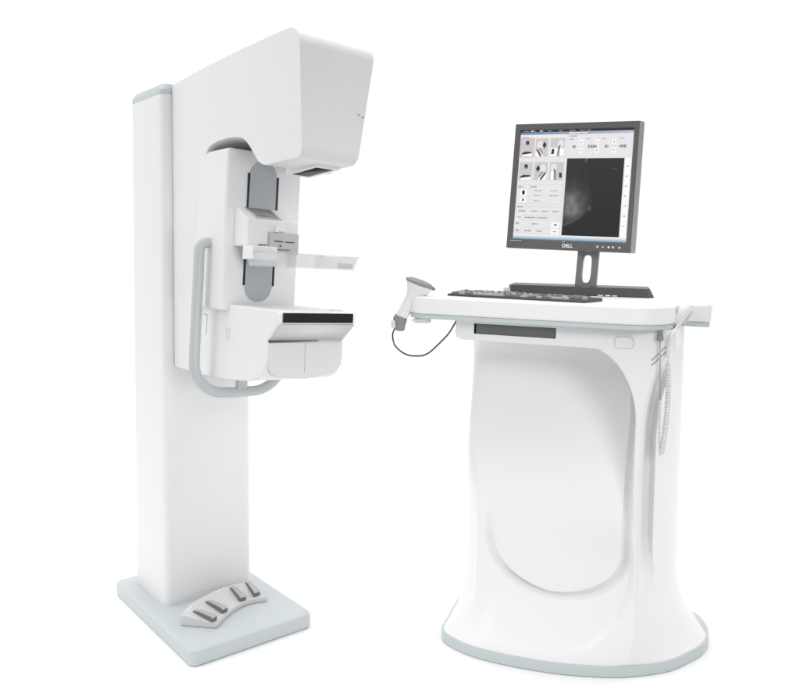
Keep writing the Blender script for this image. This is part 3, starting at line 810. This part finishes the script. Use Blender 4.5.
# ------------------------------------------------------------------ hand switch with coiled cord at the right
xs, _ = desk_thing('exposure_switch', .300, -.13, .94, 0, 'white exposure hand switch with a hanging coiled cord at the right corner of the desk', 'hand switch')
OX, OY, OZ = .300, -.13, .94
def lo(vf): return shift(vf, (-OX, -OY, -OZ))
make('switch_holder', lo(prism_y([(.283, .985), (.291, 1.004), (.305, 1.009), (.325, 1.008), (.318, .990), (.300, .975)], -.150, -.112)), M['white_soft'], xs, bevel=.006, seg=3)
make('switch_body', lo(tube(catmull([(.312, -.150, 1.000), (.300, -.152, .982), (.288, -.152, .962), (.282, -.152, .949)], 4), [.013, .0138, .0142, .0142, .014, .0138, .0138, .0136, .0134, .013, .0125, .0115, .0095], 16)), M['white_soft'], xs, sharp=60)
make('switch_lever', lo(tube([(.329, -.140, .988), (.317, -.142, .970), (.306, -.143, .954)], [.0062, .0062, .0058], 12)), M['white_soft'], xs, sharp=60)
make('lever_pin', lo(tube([(.3075, -.1450, .9525), (.316, -.146, .9625)], .0042, 10)), M['faceplate'], xs, sharp=60)
make('plug', lo(join(tube([(.2515, -.2455, .9445), (.2515, -.2455, .930)], .0064, 14), tube([(.2515, -.2460, .9305), (.2515, -.2460, .918)], .0082, 14))), M['rubber'], xs, bevel=.001, seg=2)
def helix(path, r, turns, per=12):
    pts = catmull(path, 24); N = turns*per; out = []
    L = [0]
    for a, b in zip(pts, pts[1:]): L.append(L[-1]+(b-a).length)
    for k in range(N+1):
        d = L[-1]*k/N; i = 0
        while i < len(L)-2 and L[i+1] < d: i += 1
        f = (d-L[i])/max(1e-9, L[i+1]-L[i]); p = pts[i].lerp(pts[i+1], f); a = 2*math.pi*k/per
        env = min(1, k/per, (N-k)/per)
        out.append(p+Vector((math.cos(a), math.sin(a), 0))*r*env)
    return out
make('straight_cord', lo(tube([(.2515, -.246, .919), (.2535, -.246, .85), (.2560, -.246, .764)], .0021, 10)), M['cord'], xs)
make('straight_cord', lo(tube(catmull([(.2825, -.155, .950), (.2900, -.178, .954), (.2880, -.215, .949), (.2785, -.245, .930), (.2740, -.247, .90), (.2725, -.247, .862)], 5), .0030, 10)), M['coil'], xs)
cl = helix([(.2560, -.246, .767), (.2565, -.246, .71), (.2575, -.246, .66), (.2610, -.246, .627)], .0030, 26, 10)
make('cord_coil', lo(tube(cl, .0012, 6)), M['coil'], xs)
cl = helix([(.2725, -.247, .864), (.2755, -.247, .80), (.2745, -.247, .74), (.2710, -.247, .69), (.2660, -.247, .64), (.2610, -.246, .622)], .0060, 44, 12)
make('cord_coil', lo(tube(cl, .0019, 6)), M['coil'], xs)

# ================================================================== LIGHT
w = bpy.data.worlds.new('World'); sc.world = w; w.use_nodes = True
nt = w.node_tree; bg = nt.nodes['Background']; bg.inputs[1].default_value = 1.0
tc = nt.nodes.new('ShaderNodeTexCoord'); dp = nt.nodes.new('ShaderNodeVectorMath'); dp.operation = 'DOT_PRODUCT'
dp.inputs[1].default_value = Vector((-.48, .85, .20)).normalized()
mr = nt.nodes.new('ShaderNodeMapRange'); mr.interpolation_type = 'SMOOTHSTEP'
mr.inputs['From Min'].default_value = -.90; mr.inputs['From Max'].default_value = .40
mr.inputs['To Min'].default_value = .40; mr.inputs['To Max'].default_value = .88
nt.links.new(tc.outputs['Generated'], dp.inputs[0]); nt.links.new(dp.outputs['Value'], mr.inputs['Value'])
nt.links.new(mr.outputs[0], bg.inputs[0])
def area(name, loc, target, size, power, col=(1, 1, 1)):
    l = bpy.data.lights.new(name, 'AREA'); l.shape = 'RECTANGLE'; l.size, l.size_y = size; l.energy = power; l.color = col
    o = bpy.data.objects.new(name, l); COL.objects.link(o); o.location = loc
    o.rotation_euler = (Vector(target)-Vector(loc)).to_track_quat('-Z', 'Y').to_euler(); return o
def soft(o, deg): o.data.spread = R(deg)
area('key_softbox', (-3.4, 1.0, 2.2), (-.2, 2.5, .9), (2.0, 2.4), 16)
area('top_softbox', (.2, 3.2, 5.5), (.2, 3.2, 0), (9.0, 7.0), 188)
soft(area('added_front_fill', (1.0, -.3, .75), (-.42, 2.1, .86), (1.0, .8), 1.4), 40)
soft(area('added_desk_fill', (1.2, -.95, 1.95), (.55, 2.2, .78), (1.2, .7), 1.65), 40)  # added fill light aimed at the console front

# ================================================================== CAMERA
cam = bpy.data.cameras.new('camera'); co = bpy.data.objects.new('camera', cam); COL.objects.link(co)
co.location = (0, 0, 1.15); co.rotation_euler = (R(90-1.83), 0, 0)
cam.sensor_width = 36; cam.lens = 36*800/800
cam.shift_y = (248+800*math.tan(R(1.83))-350)/800
cam.clip_start = .05; cam.clip_end = 500
sc.camera = co
sc.view_settings.view_transform = 'Standard'; sc.view_settings.look = 'None'
sc.view_settings.exposure = .3; sc.view_settings.gamma = 1
